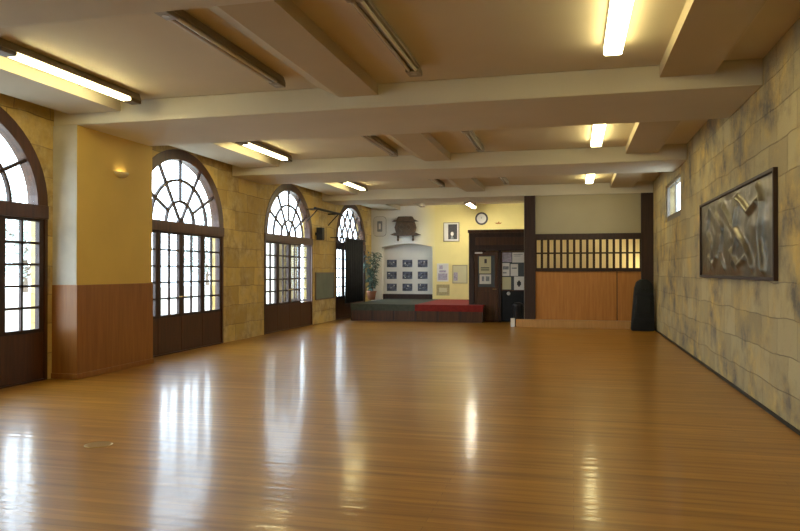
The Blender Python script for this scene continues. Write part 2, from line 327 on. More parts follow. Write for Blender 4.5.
# ------------------------------------------------------------------ arched windows
def window(n, c, label, kind='plain'):
    r = thing('window_%d' % n, label, 'window', (XL*h, c*h, 0)); r['kind'] = 'structure'
    j = 0.035*h; ob = 0.125*h
    m = MB()
    m.box(-.16, .01, -WH*h, -WH*h+j, 0, WS*h); m.box(-.16, .01, WH*h-j, WH*h, 0, WS*h); m.box(-.16, .01, -WH*h+j, WH*h-j, 0, .02)
    outer = [(x*h, (WS+z)*h) for x, z in ell(WH, WB)]; inner = [(x*(WH*h-ob)/WH, WS*h + z*(WB*h-ob)/WB) for x, z in ell(WH, WB)]
    m.band(outer, inner, 'X', -.16, .01)
    m.build('arched_frame', 'mahog', r)
    box(-.17, .03, -WH*h+.001, WH*h-.001, 1.475*h, WS*h).build('transom', 'mahog', r, bevel=.01)
    a, b = WH*h-ob, WB*h-ob
    g = MB().prism([(x*.999, WS*h+z*.999) for x, z in ell(a, b)], 'X', -.048, -.042)
    m = MB(); bw = .030*h
    if kind == 'lattice':
        for s in (-1, 1):
            for o_ in (-1.15, -.75, -.35, .05, .45, .85):
                pts = []
                for i in range(13):
                    t = i/12; y = s*(o_ + 0.62*t)*a; z = t*b
                    if (y/a)**2 + (z/b)**2 < 1: pts.append((y, WS*h+z))
                if len(pts) > 2: m.strip(pts, bw, 'X', -.07, -.02)
    else:
        for f in (.34, .68): m.strip([(x, WS*h+z) for x, z in ell(a*f, b*f)], bw, 'X', -.07, -.02)
        for d in (30, 60, 90, 120, 150):
            q = math.radians(d); s = .34 if d in (30, 90, 150) else 0.02
            m.strip([(a*s*math.cos(q), WS*h+b*s*math.sin(q)), (a*math.cos(q), WS*h+b*math.sin(q))], bw, 'X', -.068, -.022)
        m.prism([(x, WS*h+z) for x, z in ell(.06*h, .06*h, 10)], 'X', -.07, -.02)
    fl = m.build('fanlight_bars', 'dark', r); g.build('fanlight_glass', 'glass', r)
    lw = (WH*h - j)*2/4
    for q in range(4):
        y0 = -WH*h + j + lw*q
        op = (kind == 'open' and q == 3)
        lf = thing('casement', '', '', (-.04, y0, 0)); del lf['label']; del lf['category']; lf.parent = r
        st = .058*h; G0, G1 = .455*h, 1.455*h
        box(-.025, .025, 0.004, lw-.004, 0.022, G0-.02).build('lower_panel', 'mahog', lf, bevel=.006)
        m = MB(); 
        m.box(-.03, .03, 0.003, st, G0-.02, 1.475*h); m.box(-.03, .03, lw-st, lw-.003, G0-.02, 1.475*h)
        m.box(-.03, .03, st, lw-st, G0-.02, G0+.03); m.box(-.03, .03, st, lw-st, G1-.01, 1.475*h)
        for i in range(1, 5):
            z = G0+.03 + (G1-G0-.04)*i/5; m.box(-.02, .02, st, lw-st, z-.017, z+.017)
        m.box(-.02, .02, lw/2-.019, lw/2+.019, G0+.03, G1-.01)
        gl = box(-.003, .003, st, lw-st, G0+.03, G1-.01)
        if op:
            hinge = thing('open_sash', '', '', (0, lw, 0), math.radians(78)); del hinge['label']; del hinge['category']
            # sash swung outwards on its far edge
            m2 = m.bm; bmesh.ops.translate(m2, verts=m2.verts, vec=(0, -lw, 0)); bmesh.ops.translate(gl.bm, verts=gl.bm.verts, vec=(0, -lw, 0))
            R = Matrix.Rotation(math.radians(-80), 3, 'Z')
            for bmx in (m2, gl.bm):
                bmesh.ops.rotate(bmx, verts=bmx.verts, cent=(0,0,0), matrix=R); bmesh.ops.translate(bmx, verts=bmx.verts, vec=(0, lw, 0))
            bpy.data.objects.remove(hinge)
        m.build('glazing_bars', 'dark', lf); gl.build('glass_pane', 'glass', lf)
        if q in (1, 2) :
            yy = lw-.03 if q == 1 else .03
            MB().tube([(.03, yy, .98*h*.7), (.07, yy, .98*h*.7), (.07, yy+(.1 if q == 2 else -.1), .98*h*.7)], .009, 8).build('handle', 'brass', lf)
    area_portal((XL*h - .32, c*h, 1.4*h), (0, -PI/2, 0), 2.6*h, 2.2*h)
    return r
window(1, centres[0]+.0, 'nearest arched window at the left edge, partly cut off, with brown frame')
window(2, centres[1], 'arched window just beyond the ochre pilaster, fanlight over gridded panes')
window(3, centres[2], 'third arched window, with its far casement swung open', 'open')
window(4, centres[3], 'farthest arched window with lattice fanlight behind the black curtain', 'lattice')
window(5, centres[4], 'arched window beside the camera position')
area_portal((XR*h+.55, (RW[0]+RW[1])/2*h, (RW[2]+RW[3])/2*h), (0, PI/2, 0), .6*h, 1.6*h)
r = thing('window_6', 'small high window in the right stone wall', 'window', (XR*h+.07, (RW[0]+RW[1])/2*h, (RW[2])*h+.02)); r['kind'] = 'structure'
hw = (RW[1]-RW[0])/2*h; hh = (RW[3]-RW[2])*h-.02
m = MB(); m.box(-.03, .03, -hw, -hw+.05, .0, hh).box(-.03, .03, hw-.05, hw, .0, hh).box(-.03, .03, -hw+.05, hw-.05, hh-.05, hh).box(-.03, .03, -hw+.05, hw-.05, .0, .12).box(-.02, .02, -.02, .02, .12, hh-.05)
m.build('window_frame', 'greyd', r); box(-.003, .003, -hw+.05, hw-.05, .12, hh-.05).build('glass_pane', 'glass', r)

# ------------------------------------------------------------------ wooden partition, entrance lobby
xa = at(535.5, 0, Y=YP).x; xb = at(641, 0, Y=YP).x; xr = XR*h; y0 = YP*h; xp = at(524.5, 0, Y=YP).x
zt = at(590, 233.5, Y=YP).z; zg1 = at(590, 239.5, Y=YP).z; zg0 = at(590, 268, Y=YP).z; zo = at(590, 271.5, Y=YP).z
pt = thing('wall_partition', 'wooden partition with slatted opening and cream upper panel', 'wall', (0, y0, 0)); pt['kind'] = 'structure'
box(xp, xa, -.06, .12, 0, HB*h).build('post', 'dark', pt, bevel=.01)
box(xb, xr, -.06, .12, 0, HB*h).build('post', 'dark', pt, bevel=.01)
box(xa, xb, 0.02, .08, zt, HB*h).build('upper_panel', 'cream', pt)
m = MB(); m.box(xa, xb, -.04, .1, zg1, zt).box(xa, xb, -.03, .1, zo, zg0)
m.build('rail', 'dark', pt, bevel=.006)
m = MB(); n = 16; pitch = (xb-xa)/n
for i in range(n+1):
    x = xa + pitch*i; m.box(max(xa, x-.033), min(xb, x+.033), 0, .04, zg0, zg1)
zm = at(590, 253, Y=YP).z; m.box(xa, xb, -.005, .045, zm-.022, zm+.022)
m.build('slat_grille', 'dark', pt)
xs = at(617, 0, Y=YP).x
box(xa, xs-.012, 0, .05, 0, zo).build('lower_panel', 'orange', pt, bevel=.005)
box(xs-.012, xs+.012, .012, .05, 0, zo).build('joint_strip', 'dark', pt)
box(xs+.012, xb, 0, .05, 0, zo).build('lower_panel', 'orange', pt, bevel=.005)
# low step in front of it
sx0 = at(516, 0, Y=YP-.12).x; sx1 = at(633, 0, Y=YP-.12).x
st_ = box(sx0, sx1, (YP-.17)*h, YP*h-.062, 0, .135*h).build('wooden_step', 'skirt', bevel=.008)
tag(st_, 'low pale wooden step along the foot of the orange partition', 'step')
# room behind the grille
struct(box(xp, xr, 14.2*h, 14.2*h+.1, 0, HB*h).build('wall_behind_grille', 'behind'), 'cream wall seen through the slatted opening', 'wall')
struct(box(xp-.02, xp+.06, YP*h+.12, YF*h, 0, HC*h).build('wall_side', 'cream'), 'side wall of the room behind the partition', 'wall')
gp = at(629, 262, Y=13.6)
g = thing('globe_lamp', 'lit globe lamp glowing behind the right end of the slatted opening', 'lamp', (1.285*h, 13.75*h, gp.z-.1))
MB().lathe([(.001, 0), (.05, .01), (.09, .06), (.10, .11), (.08, .17), (.03, .2), (.001, .2)], 20).build('globe', 'bulb2', g, smooth=True)
box(-.05, .05, -.02, .45*h, .2, .22).build('bracket', 'brass', g)

o = thing('ceiling_lamp', 'unseen lamp added to light the room behind the slatted opening', 'lamp', ((xp+xr)/2, 13.2*h, 2.1*h)); box(-1.2, 1.2, -.06, .06, .04, .1).build('housing', 'grey', o); box(-1.2, 1.2, -.05, .05, 0, .038).build('diffuser', 'lamp', o)  # added lamp, out of sight; brightens the wall behind the slats
box(-.02, .02, -.02, .02, .1, (HB-2.1)*h).build('stem', 'grey', o)
# lobby (entrance box) with door
lx0 = at(469, 0, Y=YV).x; lx1 = xp-.03; lz = at(500, 230.5, Y=YV).z
lb = thing('wall_lobby', 'dark wooden entrance lobby boxing in the doorway', 'wall', (0, YV*h, 0)); lb['kind'] = 'structure'
dx0, dx1 = at(474, 0, Y=YV).x, at(498.5, 0, Y=YV).x; dz = at(490, 251, Y=YV).z
ex0, ex1 = at(501, 0, Y=YV).x, at(526, 0, Y=YV).x
m = MB(); m.box(lx0, dx0, -.03, .06, 0, lz).box(dx1, ex0, -.03, .06, 0, dz).box(dx0, lx1, -.03, .06, dz, lz).box(ex1, lx1, -.03, .06, 0, dz)
m.box(lx0, lx0+.06, .06, (YF-YV)*h, 0, lz).box(lx0, lx1, .06, (YF-YV)*h, lz-.05, lz)
m.build('framing', 'dark', lb); box(lx0-.03, lx1, -.06, .0, lz-.07, lz+.03).build('cornice', 'mahog', lb, bevel=.01)
box(lx0+.2, lx1, -.045, -.03, dz+.18, lz-.2).build('frieze_panel', 'mahog', lb, bevel=.01)
d = thing('door_1', 'dark wooden entrance door with a glazed upper half and two notices', 'door', (dx0, YV*h, 0)); d['kind'] = 'structure'
dw = dx1-dx0; gz0 = at(485, 287, Y=YV).z
m = MB(); m.box(.01, .12, 0, .05, .01, dz-.01).box(dw-.12, dw-.01, 0, .05, .01, dz-.01).box(.12, dw-.12, 0, .05, dz-.14, dz-.01).box(.12, dw-.12, 0, .05, .01, .2).box(.12, dw-.12, 0, .05, gz0-.14, gz0)
m.build('leaf', 'mahog', d, bevel=.006)
box(.12, dw-.12, .015, .035, .2, gz0-.14).build('lower_panel', 'mahog', d, bevel=.004)
box(.12, dw-.12, .02, .03, gz0, dz-.14).build('glass', 'pane', d)
box(.03, .26, -.05, 0, dz-.08, dz-.03).build('door_closer', 'paper', d, bevel=.005)
MB().tube([(dw-.07, 0, 1.0), (dw-.07, -.05, 1.0), (dw-.17, -.05, 1.0)], .01, 8).build('handle', 'brass', d)
d = thing('door_2', 'second entrance leaf with notices above and dark lower half', 'door', (ex0, YV*h, 0)); d['kind'] = 'structure'
ew = ex1-ex0; pz0 = at(512, 291, Y=YV).z
box(.005, ew-.005, .01, .05, .01, pz0).build('lower_panel', 'black', d, bevel=.004)
m = MB(); m.box(.005, .035, 0, .05, pz0, dz-.01).box(ew-.035, ew-.005, 0, .05, pz0, dz-.01).box(.035, ew-.035, 0, .05, dz-.05, dz-.01).box(.035, ew-.035, 0, .05, pz0, pz0+.03)
m.build('leaf_frame', 'mahog', d); box(.035, ew-.035, .02, .035, pz0+.03, dz-.05).build('backboard', 'pane', d)
kb = at(508.5, 293.5, Y=YV)
MB().lathe([(.001, -.02), (.045, -.02), (.055, 0), (.045, .02), (.001, .02)], 16).build('round_knob', 'paper', d, loc=(kb.x-ex0, -.012, kb.z)).rotation_euler = (PI/2, 0, 0)

def sheet(name, label, cat, u0, u1, ya, yb, Y, off, mat, group=None, lines=None, linemat='ink', frame=None, th=.006):
    """a flat sheet or framed picture hung on a wall plane that faces the hall"""
    A, B = at(u0, ya, Y=Y), at(u1, yb, Y=Y); cx = (A.x+B.x)/2; W = (B.x-A.x)/2; H = A.z-B.z
    r = thing(name, label, cat, (cx, Y*h-off, B.z), 0, group)
    if frame:
        fm, fw = frame; m = MB(); m.box(-W, -W+fw, -.03, 0, 0, H).box(W-fw, W, -.03, 0, 0, H).box(-W+fw, W-fw, -.03, 0, 0, fw).box(-W+fw, W-fw, -.03, 0, H-fw, H)
        m.build('frame', fm, r); box(-W+fw, W-fw, -.015, -.005, fw, H-fw).build('picture', mat, r); y = -.016
    else:
        box(-W, W, -th, 0, 0, H).build('sheet', mat, r); y = -th-.0005
    if lines:
        m = MB()
        for (a, b, c, e) in lines: m.box(-W+2*W*a, -W+2*W*b, y-.002, y, H*c, H*e)
        m.build('print', linemat, r)
    return r
L3 = [(.12, .88, .78, .84), (.12, .7, .62, .67), (.12, .8, .48, .53), (.12, .6, .34, .39)]
sheet('notice', 'cream notice with a dark mark, upper one on the left door leaf', 'notice', 479, 491, 256.5, 273.5, YV, -.015, 'papery', lines=[(.45, .65, .6, .85), (.15, .85, .3, .36), (.15, .85, .18, .24)])
sheet('notice', 'white notice below the cream one on the left door leaf', 'notice', 479.5, 491, 274.5, 284, YV, -.015, 'paper', lines=[(.2, .4, .3, .8), (.55, .85, .3, .8)], linemat='greyink')
PO = .0
sheet('notice', 'pale poster at the top left of the right door leaf', 'notice', 502, 511.5, 252.5, 262, YV, -.016, 'paperv', lines=L3, linemat='greyink')
sheet('notice', 'white sheet at the top right of the right door leaf', 'notice', 512.2, 524, 252.5, 262.5, YV, -.016, 'paper', lines=L3[:2], linemat='greyink')
sheet('notice', 'grey printed sheet at the middle left of the right door leaf', 'notice', 502, 509.5, 263, 276, YV, -.016, 'paper', lines=[(.1, .9, .5, .75), (.1, .6, .2, .3)], linemat='greyink')
sheet('notice', 'bright white sheet in the middle of the right door leaf', 'notice', 510.5, 518, 264, 276, YV, -.016, 'paper', lines=[(.15, .85, .6, .7)], linemat='greyink')
sheet('notice', 'olive cream sheet at the lower left of the right door leaf', 'notice', 502, 511, 277, 289.5, YV, -.016, 'papery')
sheet('notice', 'white sheet with a black emblem at the lower right of the right door leaf', 'notice', 514, 524, 276.5, 290, YV, -.016, 'paper', lines=[(.3, .7, .35, .6), (.4, .6, .25, .7)])
# bin with a white box by the door
bp_ = at(518, 322, Y=YV-.28)
bn = thing('rubbish_bin', 'black rubbish bin standing in front of the right door leaf', 'bin', (bp_.x, (YV-.28)*h, 0))
MB().lathe([(.10, 0), (.125, .02), (.15, .50), (.155, .52), (.14, .52), (.12, .05), (.001, .05)], 24).build('bucket', 'rubbish', bn, smooth=True)
MB().lathe([(.16, .52), (.16, .545), (.12, .60), (.03, .625), (.001, .625)], 24).build('lid', 'rubbish', bn, smooth=True)
bx = at(518, 322, Y=YP-.02); 
cb = thing('carton', 'small white carton on the floor at the left end of the wooden step', 'box', (sx0-.09, (YP-.12)*h, 0))
box(-.055, .055, -.05, .05, 0, .22).build('body', 'paper', cb, bevel=.004); box(-.057, .057, -.052, .052, .2, .235).build('lid', 'paper', cb)

# ------------------------------------------------------------------ far wall things
bd = thing('photo_board', 'white display board standing in the arched niche behind the stage', 'board', ((nx0+nx1)/2, YF*h+.28, nz0+.24))
bw2 = (nx1-nx0)/2-.02; box(-bw2, bw2, 0, .02, 0, at(400, 257.5, Y=YF).z-nz0-.24).build('panel', 'paper', bd)
box(-bw2, bw2, -.2, .02, -.24, 0).build('plinth', 'dark', bd)
cols = [391.7, 407.3, 422.6]; rows = [263.5, 275.3, 287.3]
pos = [['left', 'centre', 'right'], ['top', 'middle', 'bottom']]
for i, u in enumerate(cols):
    for j, y in enumerate(rows):
        a, b = at(u-4.9, y-3.7, Y=YF+.17), at(u+4.9, y+3.7, Y=YF+.17); W = (b.x-a.x)/2; H = a.z-b.z
        r = thing('photograph', 'dark photograph at the %s %s of the nine on the niche board' % (pos[1][j], pos[0][i]), 'photograph', ((a.x+b.x)/2, YF*h+.279, b.z), 0, 'nine photographs on the white niche board')
        box(-W, W, -.006, 0, 0, H).build('print', 'photo', r)
        rr = random.Random(i*3+j)
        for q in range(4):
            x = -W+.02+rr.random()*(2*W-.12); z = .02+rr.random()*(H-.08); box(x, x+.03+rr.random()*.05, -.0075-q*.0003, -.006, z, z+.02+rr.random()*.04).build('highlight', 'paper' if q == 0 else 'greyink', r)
# oval framed picture
a, b = at(374, 217, Y=YF), at(386, 236, Y=YF); ow, oh = (b.x-a.x)/2, (a.z-b.z)/2
r = thing('framed_picture', 'white rounded frame with grey drawing high left above the niche', 'picture', ((a.x+b.x)/2, YF*h, b.z+oh))
def rrect(W, H, rad, n=6):
    out = []
    for cx, cz, t0 in ((W-rad, H-rad, 0), (-W+rad, H-rad, PI/2), (-W+rad, -H+rad, PI), (W-rad, -H+rad, 1.5*PI)):
        out += [(cx+rad*math.cos(t0+PI/2*i/n), cz+rad*math.sin(t0+PI/2*i/n)) for i in range(n+1)]
    return out
MB().prism(rrect(ow, oh, .12), 'Y', -.03, 0).build('frame', 'paper', r)
MB().prism(rrect(ow+.012, oh+.012, .13), 'Y', -.012, -.001).build('outline', 'greyd', r)
MB().prism(rrect(ow*.42, oh*.55, .03), 'Y', -.034, -.0305).build('picture', 'greyink', r)
MB().prism(rrect(ow*.18, oh*.30, .02), 'Y', -.037, -.0345).build('centre', 'paper', r)
# carved ornament
a, b = at(391, 217, Y=YF), at(421, 241, Y=YF); W = (b.x-a.x)/2; H = a.z-b.z
r = thing('carved_ornament', 'dark carved wooden wall ornament with two hanging pegs above the niche', 'ornament', ((a.x+b.x)/2, YF*h, b.z))
MB().prism([(-.62*W, .82*H), (.62*W, .82*H), (.45*W, 1.0*H), (-.45*W, 1.0*H)], 'Y', -.18, 0).build('crest', 'carved', r, bevel=.01)
MB().prism([(-.85*W, .80*H), (.85*W, .80*H), (.68*W, .86*H), (-.68*W, .86*H)], 'Y', -.24, 0).build('cornice', 'carved', r, bevel=.008)
MB().prism([(-.60*W, .30*H), (.60*W, .30*H), (.72*W, .55*H), (.60*W, .80*H), (-.60*W, .80*H), (-.72*W, .55*H)], 'Y', -.12, 0).build('panel', 'carved', r, bevel=.01)
m = MB()
for s in (-1, 1):
    m.tube([(s*.2*W, -.13, .4*H), (s*.4*W, -.15, .55*H), (s*.25*W, -.15, .7*H), (s*.05*W, -.14, .6*H), (s*.15*W, -.14, .5*H)], .018, 8)
m.build('scrollwork', 'bronze', r)
MB().prism([(-W, .26*H), (-.7*W, .34*H), (.7*W, .34*H), (W, .26*H), (.7*W, .22*H), (-.7*W, .22*H)], 'Y', -.16, 0).build('shelf', 'carved', r, bevel=.006)
for s in (-1, 1):
    MB().lathe([(.035, 0), (.045, .05), (.03, .12), (.05, .2*H+.02)], 12).build('peg', 'carved', r, loc=(s*.50*W, -.08, 0))
# portrait, clock, small plaque
rp_ = sheet('portrait', 'small black and white portrait in a pale frame on the yellow wall', 'picture', 443.5, 459.5, 222.5, 241.5, YF, 0, 'paper', frame=('grey', .03), lines=[(.30, .86, .12, .90)], linemat='ink')
W_ = .15; MB().prism([(x*.055, .22+z*.075) for x, z in [(math.cos(2*PI*i/20), math.sin(2*PI*i/20)) for i in range(20)]], 'Y', -.021, -.0185).build('face', 'paper', rp_, loc=(.03, 0, .06))
MB().prism([(-.03, .10), (.09, .10), (.05, .20), (.0, .20)], 'Y', -.021, -.0185).build('collar', 'greyink', rp_, loc=(.0, 0, 0))
cc = at(481.7, 218.6, Y=YF)
r = thing('wall_clock', 'round white faced wall clock with dark rim on the yellow wall', 'clock', (cc.x, YF*h, cc.z)); cr = 6.4/700*YF*h
m = MB(); n = 32
ringo = [(cr*math.cos(2*PI*i/n), cr*math.sin(2*PI*i/n)) for i in range(n)]
m.prism(ringo, 'Y', -.04, 0); m.build('rim', 'ink', r)
MB().prism([(x*.74, z*.74) for x, z in ringo], 'Y', -.043, -.0405).build('dial', 'paper', r)
m = MB(); m.strip([(0, 0), (-.03, .05)], .010, 'Y', -.047, -.044); m.build('hour_hand', 'ink', r)
m = MB(); m.strip([(0, 0), (.02, .075)], .007, 'Y', -.05, -.0475); m.build('minute_hand', 'ink', r)
a = at(498.5, 224, Y=YF)
r = thing('wall_plaque', 'small brown boat shaped plaque right of the clock', 'plaque', (a.x, YF*h, a.z))
MB().prism([(-.06, 0), (.07, 0), (.13, .05), (.04, .045), (.02, .10), (-.02, .05), (-.13, .045)], 'Y', -.03, 0).build('body', 'papert', r, bevel=.004)
r.children[0].data.materials[0] = M['orange']
sheet('poster', 'lilac poster on the yellow wall right of the niche', 'poster', 437, 448.5, 263.5, 281.5, YF, 0, 'paper', lines=[(.1, .9, .08, .45), (.2, .8, .5, .62), (.2, .5, .68, .9)], linemat='paperv')
sheet('poster', 'pale framed poster left of the entrance lobby', 'poster', 452.5, 467.5, 265, 283.5, YF, 0, 'papery', frame=('cream', .03), lines=[(.08, .35, .15, .6)], linemat='paperv')
sheet('poster', 'tan poster low on the yellow wall above the stage', 'poster', 436.5, 449.5, 284.5, 295.5, YF, 0, 'papert', lines=[(.2, .8, .3, .7)], linemat='papery')

# ------------------------------------------------------------------ stage
s0 = at(351, 0, Y=13.5).x; s1 = at(483, 0, Y=13.5).x; sz = .338*h; sr = at(415, 0, Y=13.5).x
y0 = 13.5*h; sv = lx0-.04; yb = YF*h-.01
sg = thing('stage', 'low dark wooden stage along the far wall, grey left and red right', 'stage', (0, 0, 0))
m = MB(); m.prism([(s0, y0), (s1, y0), (s1, YV*h-.08), (sv, YV*h-.08), (sv, yb), (s0, yb)], 'Z', 0, sz-.03)
m.build('platform', 'mahog', sg)
MB().prism([(sr, y0-.03), (s1+.01, y0-.03), (s1+.01, YV*h-.08), (sv, YV*h-.08), (sv, yb), (sr, yb)], 'Z', sz-.03, sz).build('red_carpet', 'red', sg)
box(sr, s1+.01, y0-.035, y0-.005, sz-.2, sz-.0).build('red_valance', 'red', sg, bevel=.01)
box(s0, sr, y0-.03, yb, sz-.03, sz).build('grey_carpet', 'greycarpet', sg)
box(s0, sr, y0-.032, y0-.005, sz-.2, sz-.03).build('grey_valance', 'greycarpet', sg)
for i in range(7):
    x = s0 + (s1-s0)*(i+.0)/6; box(x-.03 if i else x, x+.03 if i < 6 else x, y0-.012, y0, .02, sz-.2).build('front_batten', 'dark', sg)
# black curtain
kx = XL*h+.32
ya_, yb_ = 13.75*h, 13.75*h
cu0, cu1 = at(344.5, 0, X=XL+.2).y, at(362.5, 0, X=XL+.2).y; cz1 = at(353, 240, X=XL+.2).z
r = thing('stage_curtain', 'long black curtain hanging before the farthest window', 'curtain', (kx, (cu0+cu1)/2, sz))
m = MB(); L_ = cu1-cu0; n = 60; top = []; bot = []
for i in range(n+1):
    t = i/n; y = -L_/2+L_*t
    top.append((.035*math.sin(t*PI*16), y)); bot.append((.06*math.sin(t*PI*16+.4), y*.98))
bm = m.bm; sides = []
for off in (0, .012):
    T = [bm.verts.new((x+off, y, cz1-sz)) for x, y in top]; B = [bm.verts.new((x+off, y, 0.01)) for x, y in bot]; sides.append((T, B))
    for i in range(n): bm.faces.new((T[i], T[i+1], B[i+1], B[i]))
(T, B), (T2, B2) = sides
for i in range(n): bm.faces.new((T[i], T[i+1], T2[i+1], T2[i])); bm.faces.new((B[i], B[i+1], B2[i+1], B2[i]))
bm.faces.new((T[0], T2[0], B2[0], B[0])); bm.faces.new((T[n], T2[n], B2[n], B[n]))
m.build('cloth', 'black', r, smooth=True)
MB().tube([(0, -L_/2-.5, cz1-sz+.02), (0, L_/2+.3, cz1-sz+.02)], .022, 10).build('rail', 'iron', r)
for yy in (-L_/2-.45, L_/2+.25): MB().tube([(0, yy, cz1-sz+.02), (-(kx-XL*h), yy, cz1-sz+.02)], .014, 8).build('wall_bracket', 'iron', r)
# potted plant in the stage corner
pp = at(371.5, 300, Y=15.5)
r = thing('potted_plant', 'tall spindly potted plant in the far left corner of the stage', 'plant', (pp.x, 15.5*h, sz))
MB().lathe([(.12, 0), (.16, .26), (.18, .28), (.18, .31), (.15, .31), (.14, .27), (.001, .27)], 20).build('pot', 'clay', r, smooth=True)
MB().lathe([(.14, .27), (.001, .285)], 16).build('soil', 'soil', r)
m = MB(); lf = MB(); rr = random.Random(3)
for s_ in range(7):
    a0 = rr.random()*2*PI; hgt = 1.05+rr.random()*.65; ln = .08+rr.random()*.3
    pts = [Vector((.05*math.cos(a0)+ln*t*t*math.cos(a0), .05*math.sin(a0)+ln*t*t*math.sin(a0), .27+hgt*t)) for t in [i/6 for i in range(7)]]
    m.tube(pts, [.011-.001*i for i in range(7)], 6)
    for q in range(44):
        t = .1+.9*rr.random(); i = min(5, int(t*6)); P = pts[i].lerp(pts[i+1], t*6-i); aa = rr.random()*2*PI; el = rr.uniform(-.6, .5); ll = rr.uniform(.14, .26)
        D = Vector((math.cos(aa)*math.cos(el), math.sin(aa)*math.cos(el), math.sin(el))); Sd = D.cross(Vector((0,0,1))).normalized()*.032
        Q = P+D*ll*.5; E = P+D*ll-Vector((0,0,.05))
        v = [lf.bm.verts.new(x) for x in (P, Q+Sd, E, Q-Sd)]; lf.bm.faces.new(v)
m.build('stems', 'bark', r); lf.build('foliage', 'leaf', r)

# wall things between windows 3 and 4
a, b = at(315, 269, X=XL), at(333.5, 298, X=XL); a0 = at(315, 297, X=XL)
r = thing('notice_board', 'grey green noticeboard on the stone wall between the last two windows', 'board', (XL*h, (a.y+b.y)/2, b.z))
W = (b.y-a.y)/2; H = a.z-b.z-.1
box(.0, .02, -W+.03, W-.03, .03, H-.03).build('panel', 'board', r)
m = MB(); m.box(0, .035, -W, -W+.03, 0, H).box(0, .035, W-.03, W, 0, H).box(0, .035, -W+.03, W-.03, 0, .03).box(0, .035, -W+.03, W-.03, H-.03, H); m.build('frame', 'greyd', r)
a = at(321.5, 240, X=XL+.12)
r = thing('wall_speaker', 'small black loudspeaker high on the stone wall above the noticeboard', 'speaker', (XL*h, a.y, a.z))
box(.06, .24, -.1, .1, 0, .36).build('cabinet', 'black', r, bevel=.01); box(.24, .247, -.085, .085, .02, .34).build('grille', 'iron', r); box(0, .06, -.03, .03, .14, .22).build('bracket', 'iron', r)
a, b = at(316, 208, X=XL+.25), at(343, 213, X=XL+.25)
r = thing('iron_bracket', 'black iron rail on struts near the ceiling beside the last window', 'bracket', (XL*h, a.y, a.z))
MB().tube([(.35, 0, 0), (.35, b.y-a.y, 0)], .035, 8).build('rail', 'iron', r)
for t in (.12, .88):
    MB().tube([(0, (b.y-a.y)*t, 0), (.35, (b.y-a.y)*t, 0)], .02, 8).build('arm', 'iron', r)
    MB().tube([(0, (b.y-a.y)*t, -.35), (.33, (b.y-a.y)*t, -.01)], .016, 8).build('strut', 'iron', r)

# ------------------------------------------------------------------ instrument case by the partition
cp = at(643, 330, Y=YP-.42)
r = thing('instrument_case', 'tall black padded case leaning in the corner by the stone wall', 'case', (cp.x, (YP-.40)*h, 0)); r.location.x -= .01; r.scale.x = .88
m = MB()
prof = [(-.33, 0.03), (-.30, 0), (.30, 0), (.32, .03), (.31, .6), (.29, 1.05), (.24, 1.24), (.12, 1.33), (-.06, 1.33), (-.17, 1.26), (-.23, 1.1), (-.27, .7)]
m.prism(prof, 'Y', -.17, .17); m.build('body', 'blackgreen', r, bevel=.06, smooth=True)
MB().strip([(-.29, .30), (.30, .30)], .05, 'Y', -.19, -.172).build('strap', 'black', r); MB().strip([(-.245, .95), (.28, .95)], .05, 'Y', -.19, -.172).build('strap', 'black', r)
m = MB(); m.box(-.19, .20, -.20, -.17, .45, .82); m.build('front_pocket', 'blackgreen', r, bevel=.015)
MB().tube([(-.02, -.172, 1.08), (-.01, -.22, 1.10), (.05, -.22, 1.10), (.06, -.172, 1.08)], .014, 8).build('handle', 'black', r)

# ------------------------------------------------------------------ framed relief on the right wall
y0, y1 = 5.2*h, 8.05*h; z0, z1 = (1-.068)*h, 1.705*h; W = (y1-y0)/2; H = z1-z0
r = thing('relief_panel', 'large framed bronze coloured relief on the right stone wall', 'artwork', (XR*h, (y0+y1)/2, z0))
m = MB(); fw = .04
m.box(-.05, 0, -W, -W+fw, 0, H).box(-.05, 0, W-fw, W, 0, H).box(-.05, 0, -W+fw, W-fw, 0, fw).box(-.05, 0, -W+fw, W-fw, H-fw, H); m.build('frame', 'dark', r, bevel=.006)
m = MB(); nx, nz = 200, 60; vv = []
curves = [  # (y centre line in 0..1 from near end, z range, height)
    ([(.10, .05), (.13, .4), (.11, .75), (.16, .95)], .05, .05), ([(.22, .10), (.30, .35), (.42, .55), (.40, .80)], .05, .045), ([(.18, .78), (.26, .70), (.33, .82), (.40, .90)], .04, .05),
    ([(.45, .15), (.40, .45), (.52, .7), (.60, .85)], .06, .035), ([(.58, .1), (.66, .3), (.62, .6), (.72, .8)], .05, .03), ([(.80, .1), (.78, .4), (.88, .6), (.84, .9)], .05, .03),
    ([(.30, .2), (.38, .12), (.48, .3)], .04, .04), ([(.70, .25), (.76, .15), (.86, .25)], .04, .03)]
def segd(p, a, b):
    ab = b-a; t = max(0, min(1, (p-a).dot(ab)/ab.length_squared)); return (p-(a+ab*t)).length
asp = 2*W/H
for i in range(nx+1):
    col = []
    for j in range(nz+1):
        s_, t = i/nx, j/nz; d = 0; P = Vector((s_*asp, t))
        for pts, wd, ht in curves:
            q = [Vector((x*asp, z)) for x, z in pts]; dd = min(segd(P, q[k_], q[k_+1]) for k_ in range(len(q)-1)); d = max(d, ht*math.exp(-(dd/(wd*.95))**2))
        d += .016*noise.noise(Vector((s_*9, t*3.2, 1.3))) + .007*noise.noise(Vector((s_*30, t*10, 4)))
        edge = min(s_, 1-s_, t, 1-t); d *= min(1, edge*14)
        col.append(m.bm.verts.new((-.022-max(-.012, d), -W+fw+(2*W-2*fw)*s_, fw+(H-2*fw)*t)))
    vv.append(col)
for i in range(nx):
    for j in range(nz): m.bm.faces.new((vv[i][j], vv[i+1][j], vv[i+1][j+1], vv[i][j+1]))
m.build('relief', 'bronze', r, smooth=True)
box(-.0085, -.001, -W+fw, W-fw, fw, H-fw).build('backing', 'dark', r)

